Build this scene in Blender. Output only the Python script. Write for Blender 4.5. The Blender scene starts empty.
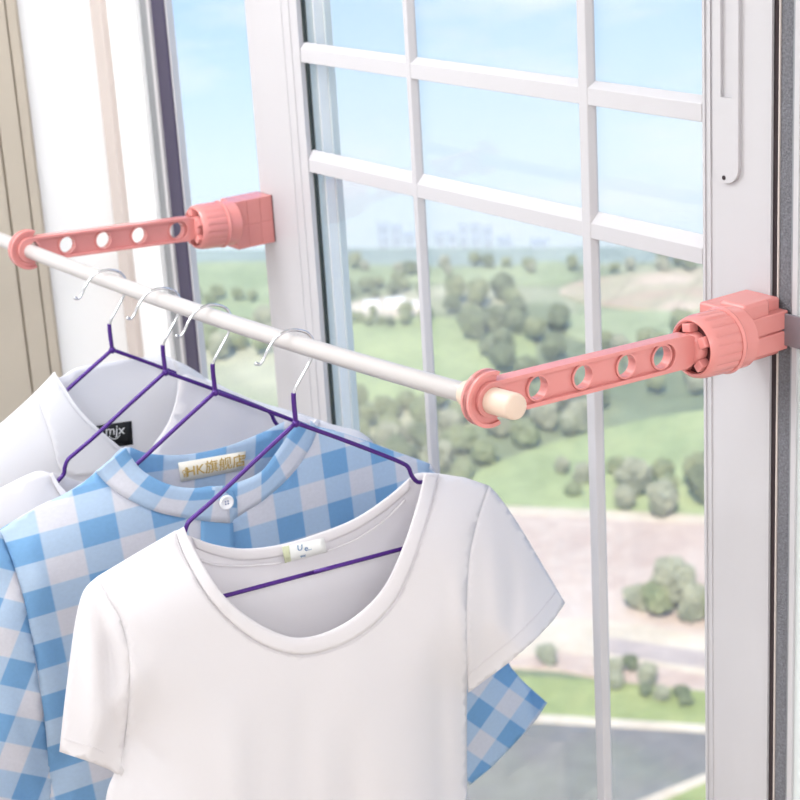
import bpy, bmesh, math, random
from mathutils import Vector, Matrix, noise
from mathutils.geometry import delaunay_2d_cdt
random.seed(7)
S = bpy.context.scene
COL = S.collection
PI = math.pi

# ------------------------------------------------------------------ camera
F = 1813.036
C = Vector((1.2498, -1.2291, 2.2132))
RX = Vector((0.5817, 0.8113, -0.0579)).normalized()
RY = Vector((0.2262, -0.2298, -0.9466)).normalized()
RZ = Vector((-0.7813, 0.5376, -0.3172)).normalized()
cam = bpy.data.cameras.new('camera'); co = bpy.data.objects.new('camera', cam); COL.objects.link(co)
m = Matrix.Identity(4)
for i in range(3):
    m[i][0] = RX[i]; m[i][1] = -RY[i]; m[i][2] = -RZ[i]; m[i][3] = C[i]
co.matrix_world = m
cam.sensor_width = 36; cam.lens = F*36/800; cam.clip_start = .05; cam.clip_end = 3000
cam.dof.use_dof = True; cam.dof.focus_distance = 1.62; cam.dof.aperture_fstop = 13
S.camera = co

def ray(x, y): return RX*(x-400) + RY*(y-400) + RZ*F
def on_plane(x, y, p0, n):
    d = ray(x, y); return C + d*((Vector(p0)-C).dot(n)/d.dot(n))
def on_y(x, y, y0=0.): return on_plane(x, y, (0, y0, 0), Vector((0, 1, 0)))
def on_z(x, y, z0): return on_plane(x, y, (0, 0, z0), Vector((0, 0, 1)))

# ------------------------------------------------------------------ materials
def lin(c):
    return tuple(((v/255)/12.92 if v/255 <= .04045 else ((v/255+.055)/1.055)**2.4) for v in c) + (1,)
def mat(name, rgb, rough=.5, metal=0, bump=0, bscale=200, var=0, vscale=30, spec=.5, sub=0, trans=0):
    m = bpy.data.materials.new(name); m.use_nodes = True; nt = m.node_tree; N = nt.nodes; L = nt.links
    b = N['Principled BSDF']; b.inputs['Base Color'].default_value = lin(rgb)
    b.inputs['Roughness'].default_value = rough; b.inputs['Metallic'].default_value = metal
    b.inputs['Specular IOR Level'].default_value = spec
    tc = N.new('ShaderNodeTexCoord')
    nz = N.new('ShaderNodeTexNoise'); nz.inputs['Scale'].default_value = vscale; nz.inputs['Detail'].default_value = 4
    L.new(tc.outputs['Object'], nz.inputs['Vector'])
    if var:
        mx = N.new('ShaderNodeMix'); mx.data_type = 'RGBA'
        c = lin(rgb)
        mx.inputs['A'].default_value = tuple(v*(1-var) for v in c[:3])+(1,)
        mx.inputs['B'].default_value = tuple(min(1, v*(1+var)) for v in c[:3])+(1,)
        L.new(nz.outputs['Fac'], mx.inputs['Factor']); L.new(mx.outputs['Result'], b.inputs['Base Color'])
    if bump:
        n2 = N.new('ShaderNodeTexNoise'); n2.inputs['Scale'].default_value = bscale; n2.inputs['Detail'].default_value = 3
        L.new(tc.outputs['Object'], n2.inputs['Vector'])
        bp = N.new('ShaderNodeBump'); bp.inputs['Strength'].default_value = bump; bp.inputs['Distance'].default_value = .002
        L.new(n2.outputs['Fac'], bp.inputs['Height']); L.new(bp.outputs['Normal'], b.inputs['Normal'])
    if sub:
        b.inputs['Subsurface Weight'].default_value = sub; b.inputs['Subsurface Radius'].default_value = (.01, .006, .005)
        b.inputs['Subsurface Scale'].default_value = .5
    if trans:
        tr = N.new('ShaderNodeBsdfTranslucent'); tr.inputs['Color'].default_value = lin(rgb)
        ms = N.new('ShaderNodeMixShader'); ms.inputs[0].default_value = trans
        L.new(b.outputs[0], ms.inputs[1]); L.new(tr.outputs[0], ms.inputs[2]); L.new(ms.outputs[0], N['Material Output'].inputs['Surface'])
    return m
M = {}
M['pvc'] = mat('white_pvc', (196, 193, 196), .32, var=.012, vscale=6)
M['wall'] = mat('white_wall', (249, 248, 248), .8, bump=.05)
M['ceil'] = mat('ceiling_paint', (240, 240, 240), .9)
M['floor'] = mat('floor_boards', (205, 190, 172), .5, var=.1, vscale=8)
M['greige'] = mat('greige_moulding', (196, 184, 168), .6, var=.05, vscale=14, bump=.05, bscale=60)
M['taupe'] = mat('taupe_edge', (206, 194, 188), .6)
M['grey'] = mat('grey_aluminium', (150, 152, 156), .4, .4)
M['seal'] = mat('dark_purple_seal', (66, 60, 84), .5)
M['gasket'] = mat('black_gasket', (52, 60, 58), .6)
M['reveal'] = mat('grey_green_reveal', (216, 222, 222), .5)
M['brush'] = mat('brush_pile', (116, 116, 122), .95, bump=1, bscale=500, var=.7, vscale=420)
M['dark'] = mat('dark_gap', (46, 34, 38), .8)
M['pink'] = mat('pink_plastic', (219, 140, 135), .25, var=.02, vscale=20, sub=.12)
M['pinkdark'] = mat('pink_inner_shadowless', (150, 62, 60), .6)
M['hole_dark'] = mat('dark_red_fill', (70, 22, 24), .7)  # deep red; in the knob recess its colour stands for shade
M['rod'] = mat('white_enamelled_tube', (184, 178, 176), .28)
M['cap'] = mat('cream_plastic', (220, 196, 178), .4, sub=.1)
M['steel'] = mat('chrome_wire', (205, 205, 210), .15, 1)
M['clip'] = mat('steel_clip', (138, 134, 142), .45, .4)
M['purple'] = mat('purple_coated_wire', (70, 27, 118), .3, .25)
M['tee'] = mat('white_cotton_jersey', (244, 240, 242), .85, bump=.12, bscale=900, spec=.15, trans=.28)
M['shirtw'] = mat('white_poplin', (246, 245, 248), .8, bump=.08, bscale=700, spec=.2, trans=.32)
M['button'] = mat('pearl_button', (238, 236, 238), .25)
M['thread'] = mat('blue_thread', (110, 120, 160), .8)
M['blacklab'] = mat('black_satin_label', (18, 18, 20), .5)
M['creamlab'] = mat('cream_satin_label', (236, 230, 218), .5)
M['whitelab'] = mat('white_satin_label', (243, 243, 240), .5)
M['olive'] = mat('pale_olive_edge', (208, 212, 178), .6)
M['gold'] = mat('gold_thread', (196, 162, 84), .5)
M['whitethread'] = mat('white_thread', (240, 240, 240), .6)
M['bluethread'] = mat('blue_print', (88, 130, 176), .6)

def gingham():
    m = bpy.data.materials.new('blue_gingham_cotton'); m.use_nodes = True; nt = m.node_tree; N = nt.nodes; L = nt.links
    b = N['Principled BSDF']; b.inputs['Roughness'].default_value = .85; b.inputs['Specular IOR Level'].default_value = .15
    uv = N.new('ShaderNodeUVMap'); uv.uv_map = 'cloth'
    sp = N.new('ShaderNodeSeparateXYZ'); L.new(uv.outputs[0], sp.inputs[0])
    def math_(op, a, bb=None, cc=None):
        n = N.new('ShaderNodeMath'); n.operation = op
        for i, v in enumerate((a, bb, cc)):
            if v is None: continue
            if isinstance(v, (int, float)): n.inputs[i].default_value = v
            else: L.new(v, n.inputs[i])
        return n.outputs[0]
    def stripe(s, per):
        f = math_('FRACT', math_('DIVIDE', s, per))
        t = math_('ABSOLUTE', math_('SUBTRACT', f, .5))
        return math_('MULTIPLY', math_('SUBTRACT', t, .25), 40)
    def cl(v):
        n = N.new('ShaderNodeClamp'); L.new(math_('ADD', v, .5), n.inputs[0]); return n.outputs[0]
    a = cl(stripe(sp.outputs[0], .060)); c = cl(stripe(sp.outputs[1], .060))
    s = math_('MULTIPLY', math_('ADD', a, c), .5)
    r = N.new('ShaderNodeValToRGB'); r.color_ramp.elements[0].color = lin((230, 229, 237)); r.color_ramp.elements[1].color = lin((134, 181, 224))
    e = r.color_ramp.elements.new(.5); e.color = lin((194, 215, 238))
    L.new(s, r.inputs[0])
    nz = N.new('ShaderNodeTexNoise'); nz.inputs['Scale'].default_value = 260; L.new(uv.outputs[0], nz.inputs['Vector'])
    mx = N.new('ShaderNodeMix'); mx.data_type = 'RGBA'; mx.blend_type = 'MULTIPLY'; mx.inputs['Factor'].default_value = .12
    L.new(r.outputs[0], mx.inputs['A']); L.new(nz.outputs['Fac'], mx.inputs['B'])
    L.new(mx.outputs['Result'], b.inputs['Base Color'])
    bp = N.new('ShaderNodeBump'); bp.inputs['Strength'].default_value = .12; bp.inputs['Distance'].default_value = .001
    L.new(nz.outputs['Fac'], bp.inputs['Height']); L.new(bp.outputs[0], b.inputs['Normal'])
    tr = N.new('ShaderNodeBsdfTranslucent'); L.new(mx.outputs['Result'], tr.inputs['Color'])
    ms = N.new('ShaderNodeMixShader'); ms.inputs[0].default_value = .25
    L.new(b.outputs[0], ms.inputs[1]); L.new(tr.outputs[0], ms.inputs[2]); L.new(ms.outputs[0], N['Material Output'].inputs['Surface'])
    return m
M['gingham'] = gingham()

def glass():
    m = bpy.data.materials.new('window_glass'); m.use_nodes = True; nt = m.node_tree; N = nt.nodes; L = nt.links
    N.remove(N['Principled BSDF'])
    t = N.new('ShaderNodeBsdfTransparent'); t.inputs[0].default_value = (.98, .98, .98, 1)
    g = N.new('ShaderNodeBsdfGlossy'); g.inputs['Roughness'].default_value = .03
    lw = N.new('ShaderNodeLayerWeight'); lw.inputs['Blend'].default_value = .5
    p5 = N.new('ShaderNodeMath'); p5.operation = 'POWER'; p5.inputs[1].default_value = 4.5; L.new(lw.outputs['Facing'], p5.inputs[0])
    f = N.new('ShaderNodeMath'); f.operation = 'MULTIPLY_ADD'; f.inputs[1].default_value = .9; f.inputs[2].default_value = .035; L.new(p5.outputs[0], f.inputs[0])
    x = N.new('ShaderNodeMixShader'); L.new(f.outputs[0], x.inputs[0]); L.new(t.outputs[0], x.inputs[1]); L.new(g.outputs[0], x.inputs[2])
    L.new(x.outputs[0], N['Material Output'].inputs['Surface']); return m
M['glass'] = glass()

# ------------------------------------------------------------------ object helpers
def link(name, me, material, parent=None, smooth=False):
    o = bpy.data.objects.new(name, me); COL.objects.link(o)
    if material is not None: me.materials.append(material)
    if smooth:
        for p in me.polygons: p.use_smooth = True
    if parent is not None: o.parent = parent
    return o
def from_bm(name, bm, material, parent=None, smooth=False, recalc=True):
    if recalc: bmesh.ops.recalc_face_normals(bm, faces=bm.faces)
    me = bpy.data.meshes.new(name); bm.to_mesh(me); bm.free()
    return link(name, me, material, parent, smooth)
def empty(name, loc=(0, 0, 0)):
    o = bpy.data.objects.new(name, None); COL.objects.link(o); o.location = loc; o.empty_display_size = .05; return o
def tag(o, label=None, cat=None, group=None, kind=None):
    if label: o['label'] = label
    if cat: o['category'] = cat
    if group: o['group'] = group
    if kind: o['kind'] = kind
    return o
def add_box(bm, x0, x1, y0, y1, z0, z1, T=None):
    vs = [bm.verts.new((x, y, z)) for x in (x0, x1) for y in (y0, y1) for z in (z0, z1)]
    if T is not None:
        for v in vs: v.co = T @ v.co
    for f in ((0, 1, 3, 2), (4, 6, 7, 5), (0, 4, 5, 1), (2, 3, 7, 6), (0, 2, 6, 4), (1, 5, 7, 3)):
        bm.faces.new([vs[i] for i in f])
    return vs
def bevel(o, w=.002, seg=2, angle=30):
    md = o.modifiers.new('bevel', 'BEVEL'); md.width = w; md.segments = seg; md.limit_method = 'ANGLE'; md.angle_limit = math.radians(angle)
    for p in o.data.polygons: p.use_smooth = True
    md.harden_normals = True
    return o
def box(name, x0, x1, y0, y1, z0, z1, material, parent=None, bev=0):
    bm = bmesh.new(); add_box(bm, x0, x1, y0, y1, z0, z1)
    o = from_bm(name, bm, material, parent)
    if bev: bevel(o, bev)
    return o
def catmull(pts, n=8, closed=False):
    P = [Vector(p) for p in pts]; out = []
    k = len(P); rng = range(k if closed else k-1)
    for i in rng:
        if closed: a, b, c, d = P[(i-1) % k], P[i], P[(i+1) % k], P[(i+2) % k]
        else: a, b, c, d = P[max(i-1, 0)], P[i], P[i+1], P[min(i+2, k-1)]
        for j in range(n):
            t = j/n
            out.append(.5*((2*b) + (-a+c)*t + (2*a-5*b+4*c-d)*t*t + (-a+3*b-3*c+d)*t**3))
    if not closed: out.append(P[-1])
    return out
def add_tube(bm, pts, r, seg=12, cap=True, closed=False):
    P = [Vector(p) for p in pts]; rings = []
    n = len(P); up = None
    for i, p in enumerate(P):
        if closed: t = (P[(i+1) % n]-P[i-1])
        else: t = P[min(i+1, n-1)]-P[max(i-1, 0)]
        t = t.normalized()
        if up is None:
            up = Vector((0, 0, 1)) if abs(t.z) < .9 else Vector((1, 0, 0))
        s = t.cross(up).normalized(); u = s.cross(t).normalized(); up = u
        rr = r[i] if isinstance(r, (list, tuple)) else r
        rings.append([bm.verts.new(p + s*math.cos(2*PI*k/seg)*rr + u*math.sin(2*PI*k/seg)*rr) for k in range(seg)])
    for i in range(n if closed else n-1):
        a, b = rings[i], rings[(i+1) % n]
        for k in range(seg): bm.faces.new((a[k], a[(k+1) % seg], b[(k+1) % seg], b[k]))
    if cap and not closed:
        bm.faces.new(rings[0]); bm.faces.new(rings[-1])
def add_lathe(bm, prof, T, seg=48, ribs=None):
    """profile (axial, radius) about local X"""
    rings = []
    for a, r in prof:
        ring = []
        for k in range(seg):
            rr = r
            if ribs and r > ribs[0]: rr = r - (ribs[2] if (k % ribs[1]) == 0 else 0)
            th = 2*PI*k/seg
            ring.append(bm.verts.new(T @ Vector((a, rr*math.cos(th), rr*math.sin(th)))))
        rings.append(ring)
    for i in range(len(rings)-1):
        for k in range(seg):
            bm.faces.new((rings[i][k], rings[i][(k+1) % seg], rings[i+1][(k+1) % seg], rings[i+1][k]))
    if prof[0][1] > 0: bm.faces.new(rings[0])
    if prof[-1][1] > 0: bm.faces.new(rings[-1])
def inside(p, poly):
    x, y = p[0], p[1]; r = False; n = len(poly); j = n-1
    for i in range(n):
        xi, yi = poly[i][0], poly[i][1]; xj, yj = poly[j][0], poly[j][1]
        if (yi > y) != (yj > y) and x < (xj-xi)*(y-yi)/(yj-yi)+xi: r = not r
        j = i
    return r
def add_plate(bm, outer, holes, z0, z1, T):
    """extrude a 2D region (x,z) by thickness along local y"""
    vs = []; ed = []
    loops = [outer]+holes
    for lp in loops:
        b = len(vs); vs += [Vector((p[0], p[1])) for p in lp]
        ed += [(b+i, b+(i+1) % len(lp)) for i in range(len(lp))]
    r = delaunay_2d_cdt(vs, ed, [], 1 if not holes else 0, 1e-7)
    V, Fc = r[0], r[2]
    lo = [bm.verts.new(T @ Vector((v.x, z0, v.y))) for v in V]; hi = [bm.verts.new(T @ Vector((v.x, z1, v.y))) for v in V]
    for f in Fc:
        c = sum((V[i] for i in f), Vector((0, 0)))/len(f)
        if not inside(c, outer) or any(inside(c, h) for h in holes): continue
        bm.faces.new([lo[i] for i in f]); bm.faces.new([hi[i] for i in reversed(f)])
    key = {}
    for i, og in enumerate(r[3]):
        for k in og: key[k] = i
    b0 = 0
    for lp in loops:
        ids = [key[b0+k] for k in range(len(lp))]; b0 += len(lp)
        for i in range(len(ids)):
            a, b = ids[i], ids[(i+1) % len(ids)]
            if a == b: continue
            bm.faces.new((lo[a], lo[b], hi[b], hi[a]))
    for v in [v for v in bm.verts if not v.link_faces]: bm.verts.remove(v)
def circle(cx, cy, r, n=32, a0=0, a1=2*PI, closed=True):
    k = n if closed else n
    return [(cx+r*math.cos(a0+(a1-a0)*i/(n if closed else n-1)), cy+r*math.sin(a0+(a1-a0)*i/(n if closed else n-1))) for i in range(n)]
def stadium(x0, x1, cy, r, n=16):
    """half-circle ends centred at x0 and x1"""
    return circle(x1, cy, r, n, -PI/2, PI/2, False) + circle(x0, cy, r, n, PI/2, 3*PI/2, False)
def text_mesh(name, body, size, depth=.0002, align='CENTER'):
    cu = bpy.data.curves.new(name, 'FONT'); cu.body = body; cu.size = size; cu.extrude = depth; cu.align_x = align; cu.align_y = 'CENTER'
    o = bpy.data.objects.new(name, cu); COL.objects.link(o)
    bpy.context.view_layer.update()
    me = bpy.data.meshes.new_from_object(o.evaluated_get(bpy.context.evaluated_depsgraph_get()))
    bpy.data.objects.remove(o); bpy.data.curves.remove(cu)
    return me

# ------------------------------------------------------------------ room shell
WT = 2.42; WB = .35     # window head and sill heights
XR = 2.7; XL = -1.27; YB = -3.6; ZC = 2.75
tag(box('floor', XL-.2, XR+.2, YB-.2, .12, -.1, 0, M['floor']), kind='structure')
tag(box('ceiling', XL-.2, XR+.2, YB-.2, .12, ZC, ZC+.1, M['ceil']), kind='structure')
tag(box('wall_back', XL-.2, XR+.2, YB-.1, YB, 0, ZC, M['wall']), kind='structure')
tag(box('wall_right', XR, XR+.1, YB, .0, 0, ZC, M['wall']), kind='structure')
tag(box('wall_left', XL-.12, XL, YB, 0, 0, ZC, M['wall']), kind='structure')
bm = bmesh.new()
add_box(bm, XL-.12, XR+.1, .0, .12, 0, WB)
add_box(bm, XL-.12, XR+.1, .0, .12, WT, ZC)
add_box(bm, .30, XR+.1, .0, .12, WB, WT)
tag(from_bm('wall_front', bm, M['wall']), kind='structure')
tag(box('baseboard_left', XL, XL+.014, YB, -.33, 0, .09, M['pvc']), kind='structure')
tag(box('baseboard_back', XL+.014, XR, YB, YB+.014, 0, .09, M['pvc']), kind='structure')

# greige moulding on the left wall, stepped profile
bm = bmesh.new()
for y0, y1, t in ((-.122, -.128, .010), (-.128, -.142, .016), (-.142, -.146, .011), (-.146, -.176, .018), (-.176, -.181, .012), (-.181, -.30, .020), (-.30, -.312, .012)):
    add_box(bm, XL, XL+t, y1-.011, y0-.011, 0, ZC)
tag(from_bm('trim_1', bm, M['greige']), kind='structure')
# fixed frame at the left end of the window
fr = empty('window_1', (-1.18, .02, WB)); tag(fr, kind='structure')
def fbox(name, x0, x1, y0, y1, z0, z1, material, par, bev=0):
    o = box(name, x0, x1, y0, y1, z0, z1, material, None, bev); o.parent = par; o.matrix_parent_inverse = par.matrix_world.inverted() if False else Matrix.Translation(-Vector(par.location)); return o
fbox('corner_trim', XL, -1.237, -.014, .02, WB, WT, M['taupe'], fr, .003)
fbox('jamb', -1.237, -1.146, -.004, .02, WB, WT, M['wall'], fr, .003)
fbox('track', -1.146, -1.1035, .004, .03, WB, WT, M['grey'], fr, .003)
fbox('track_lip', -1.112, -1.1035, -.002, .004, WB, WT, M['pvc'], fr)
fbox('rubber_seal', -1.1035, -1.067, .001, .014, WB, WT, M['seal'], fr, .002)
fbox('seal_lip', -1.067, -1.0625, .004, .014, WB, WT, M['pvc'], fr)
fbox('head', XL, .30, .005, .10, WT-.05, WT, M['pvc'], fr)
fbox('sill', XL, .30, -.02, .12, WB-.02, WB+.03, M['pvc'], fr, .004)

# sash with glazing bars
sa = empty('window_2', (-.37, .02, WB+.03)); tag(sa, kind='structure')
SB, ST = WB+.03, WT-.05
def sbox(name, *a, **k): return fbox(name, *a, par=sa, **k)
bm = bmesh.new()
add_box(bm, -.842, -.7225, .0, .045, SB, ST)
o = from_bm('stile', bm, M['pvc'], None); bevel(o, .004); o.parent = sa; o.matrix_parent_inverse = Matrix.Translation(-sa.location)
for n_, x0, x1, y0, y1, mt in (('stile_ridge', -.752, -.748, -.0008, .002, 'pvc'), ('stile_ridge', -.735, -.730, -.001, .002, 'pvc'), ('glazing_bead', -.723, -.711, -.001, .006, 'pvc'),
                               ('gasket', -.7225, -.7095, .006, .0105, 'gasket'), ('reveal', -.7225, -.7100, .0125, .022, 'reveal'),
                               ('reveal_lip', -.7225, -.7070, .022, .036, 'wall'), ('reveal_edge', -.7225, -.704, .036, .046, 'reveal'),
                               ('outer_lip', -.856, -.842, .02, .045, 'pvc')):
    sbox(n_, x0, x1, y0, y1, SB, ST, material=M[mt])
o = sbox('stile', 0, .0925, 0, .045, SB, ST, material=M['pvc']); bevel(o, .003)
sbox('stile_ridge', .0035, .0065, -.0015, .002, SB, ST, material=M['pvc'])
sbox('stile_ridge', .0105, .014, -.0015, .002, SB, ST, material=M['pvc'])
sbox('edge_lip', .0895, .0925, -.0018, .002, SB, ST, material=M['pvc'])
sbox('rail', -.70, 0, 0, .045, ST-.07, ST, material=M['pvc'])
sbox('rail', -.70, 0, 0, .045, SB, SB+.07, material=M['pvc'])
def bar_h(z0, z1, rise, dep):
    bm = bmesh.new(); pr = [(.0, z0), (.0, z1), (dep, z1+rise), (.0085, z1+rise), (.0085, z0)]
    a = [bm.verts.new((-.7108, y, z)) for y, z in pr]; b = [bm.verts.new((.001, y, z)) for y, z in pr]
    bm.faces.new(a); bm.faces.new(b)
    for i in range(5): bm.faces.new((a[i], a[(i+1) % 5], b[(i+1) % 5], b[i]))
    o = from_bm('glazing_bar', bm, M['pvc']); o.parent = sa; o.matrix_parent_inverse = Matrix.Translation(-sa.location); bevel(o, .0012)
def bar_v(x0, x1, rise, dep):
    bm = bmesh.new(); pr = [(-.0008, x0), (-.0008, x1), (dep, x1+rise), (.0085, x1+rise), (.0085, x0)]
    a = [bm.verts.new((x, y, SB)) for y, x in pr]; b = [bm.verts.new((x, y, ST)) for y, x in pr]
    bm.faces.new(a); bm.faces.new(b)
    for i in range(5): bm.faces.new((a[i], a[(i+1) % 5], b[(i+1) % 5], b[i]))
    o = from_bm('glazing_bar', bm, M['pvc']); o.parent = sa; o.matrix_parent_inverse = Matrix.Translation(-sa.location); bevel(o, .001)
bar_h(1.8975, 1.9150, .0070, .007)
bar_h(1.7568, 1.7730, .0120, .007)
bar_v(-.4822, -.4740, .0045, .006)
bar_v(-.1771, -.1640, .0045, .006)
o = sbox('glass_pane', -.7222, -.0005, .0086, .0122, SB+.07, ST-.07, material=M['glass'])
# recessed handle plate on the right stile
hp = empty('handle', (0, 0, 0)); hp.parent = sa; hp.matrix_parent_inverse = Matrix.Translation(-sa.location)
T0 = Matrix.Identity(4)
bm = bmesh.new()
xc = .0365
out = circle(xc, 1.860, .0165, 20, PI, 2*PI, False)+circle(xc, 2.125, .0165, 20, 0, PI, False)
inn = [(xc-.0065, 1.925), (xc+.0085, 1.925), (xc+.0085, 2.11), (xc-.0065, 2.11)]
add_plate(bm, out, [inn], -.004, .0002, T0)
o = from_bm('handle_plate', bm, M['pvc'], hp); bevel(o, .0012, 2, 40)
box('finger_recess', xc-.0065, xc+.0085, -.0006, .0004, 1.925, 2.11, M['pvc'], hp)
bm = bmesh.new(); add_plate(bm, circle(xc-.002, 1.8487, .0022, 12), [], -.0046, -.0038, T0); from_bm('screw_hole', bm, M['dark'], hp)

# right-hand track behind the sash edge
tr = empty('window_3', (.16, .02, WB+.03)); tag(tr, kind='structure')
def tbox(name, *a, **k): return fbox(name, *a, par=tr, **k)
tbox('dark_gap', .0927, .0990, .001, .04, SB, ST, material=M['dark'])
tbox('gap_lip', .0990, .1005, .0005, .04, SB, ST, material=M['taupe'])
tbox('brush_strip', .1005, .1150, .002, .04, SB, ST, material=M['brush'])
tbox('metal_strip', .1150, .1215, .002, .04, SB, ST, material=M['grey'])
tbox('frame_lip', .1215, .1275, -.003, .04, SB, ST, material=M['pvc'])
tbox('frame', .1275, .30, .0, .09, SB, ST, material=M['reveal'])

# added fill lights under the ceiling, the left pair brightening the left wall
for x, y in ((.2, -1.7), (1.9, -1.7), (1.9, -.75), (-.72, -.75), (-.72, -1.7)):
    lt = empty('fill_light', (x, y, ZC-.05))
    tag(lt, 'white square fill light added out of view under the ceiling', 'fill light', 'added fill lights')
    box('fill_frame', -.32, .32, -.32, .32, .02, .05, M['pvc'], lt)
    la = bpy.data.lights.new('lamp', 'AREA'); la.shape = 'SQUARE'; la.size = .6; la.energy = 15 if x > -.5 else 13; la.color = (.95, .98, 1)
    lo = bpy.data.objects.new('lamp', la); COL.objects.link(lo); lo.parent = lt; lo.location = (0, 0, .015)

# ------------------------------------------------------------------ rod
RL = Vector((-.825, -.35, 1.7011)); RR = Vector((.1025, -.35, 1.7262))
def rod_at(x):
    t = (x-RL.x)/(RR.x-RL.x); return RL+(RR-RL)*t+Vector((0, 0, -.030*t*(1-t)))
rod = empty('drying_rod', RL); tag(rod, 'long white metal hanging rod held between the two pink arms', 'rod')
bm = bmesh.new(); add_tube(bm, [rod_at(-.96+i*.033)-RL for i in range(33)], .0089, 32)
from_bm('tube', bm, M['rod'], rod, True)
bm = bmesh.new()
e0 = rod_at(.072)-RL; dr = (rod_at(.15)-rod_at(.09)).normalized()
add_tube(bm, [e0, e0+dr*.001, e0+dr*.066, e0+dr*.0685, e0+dr*.0695], [.0092, .0115, .0115, .0108, .0092], 32)
o = from_bm('end_cap', bm, M['cap'], rod, True); tag(o, 'cream plastic end cap')
md = o.modifiers.new('es', 'EDGE_SPLIT'); md.split_angle = math.radians(50)

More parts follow.
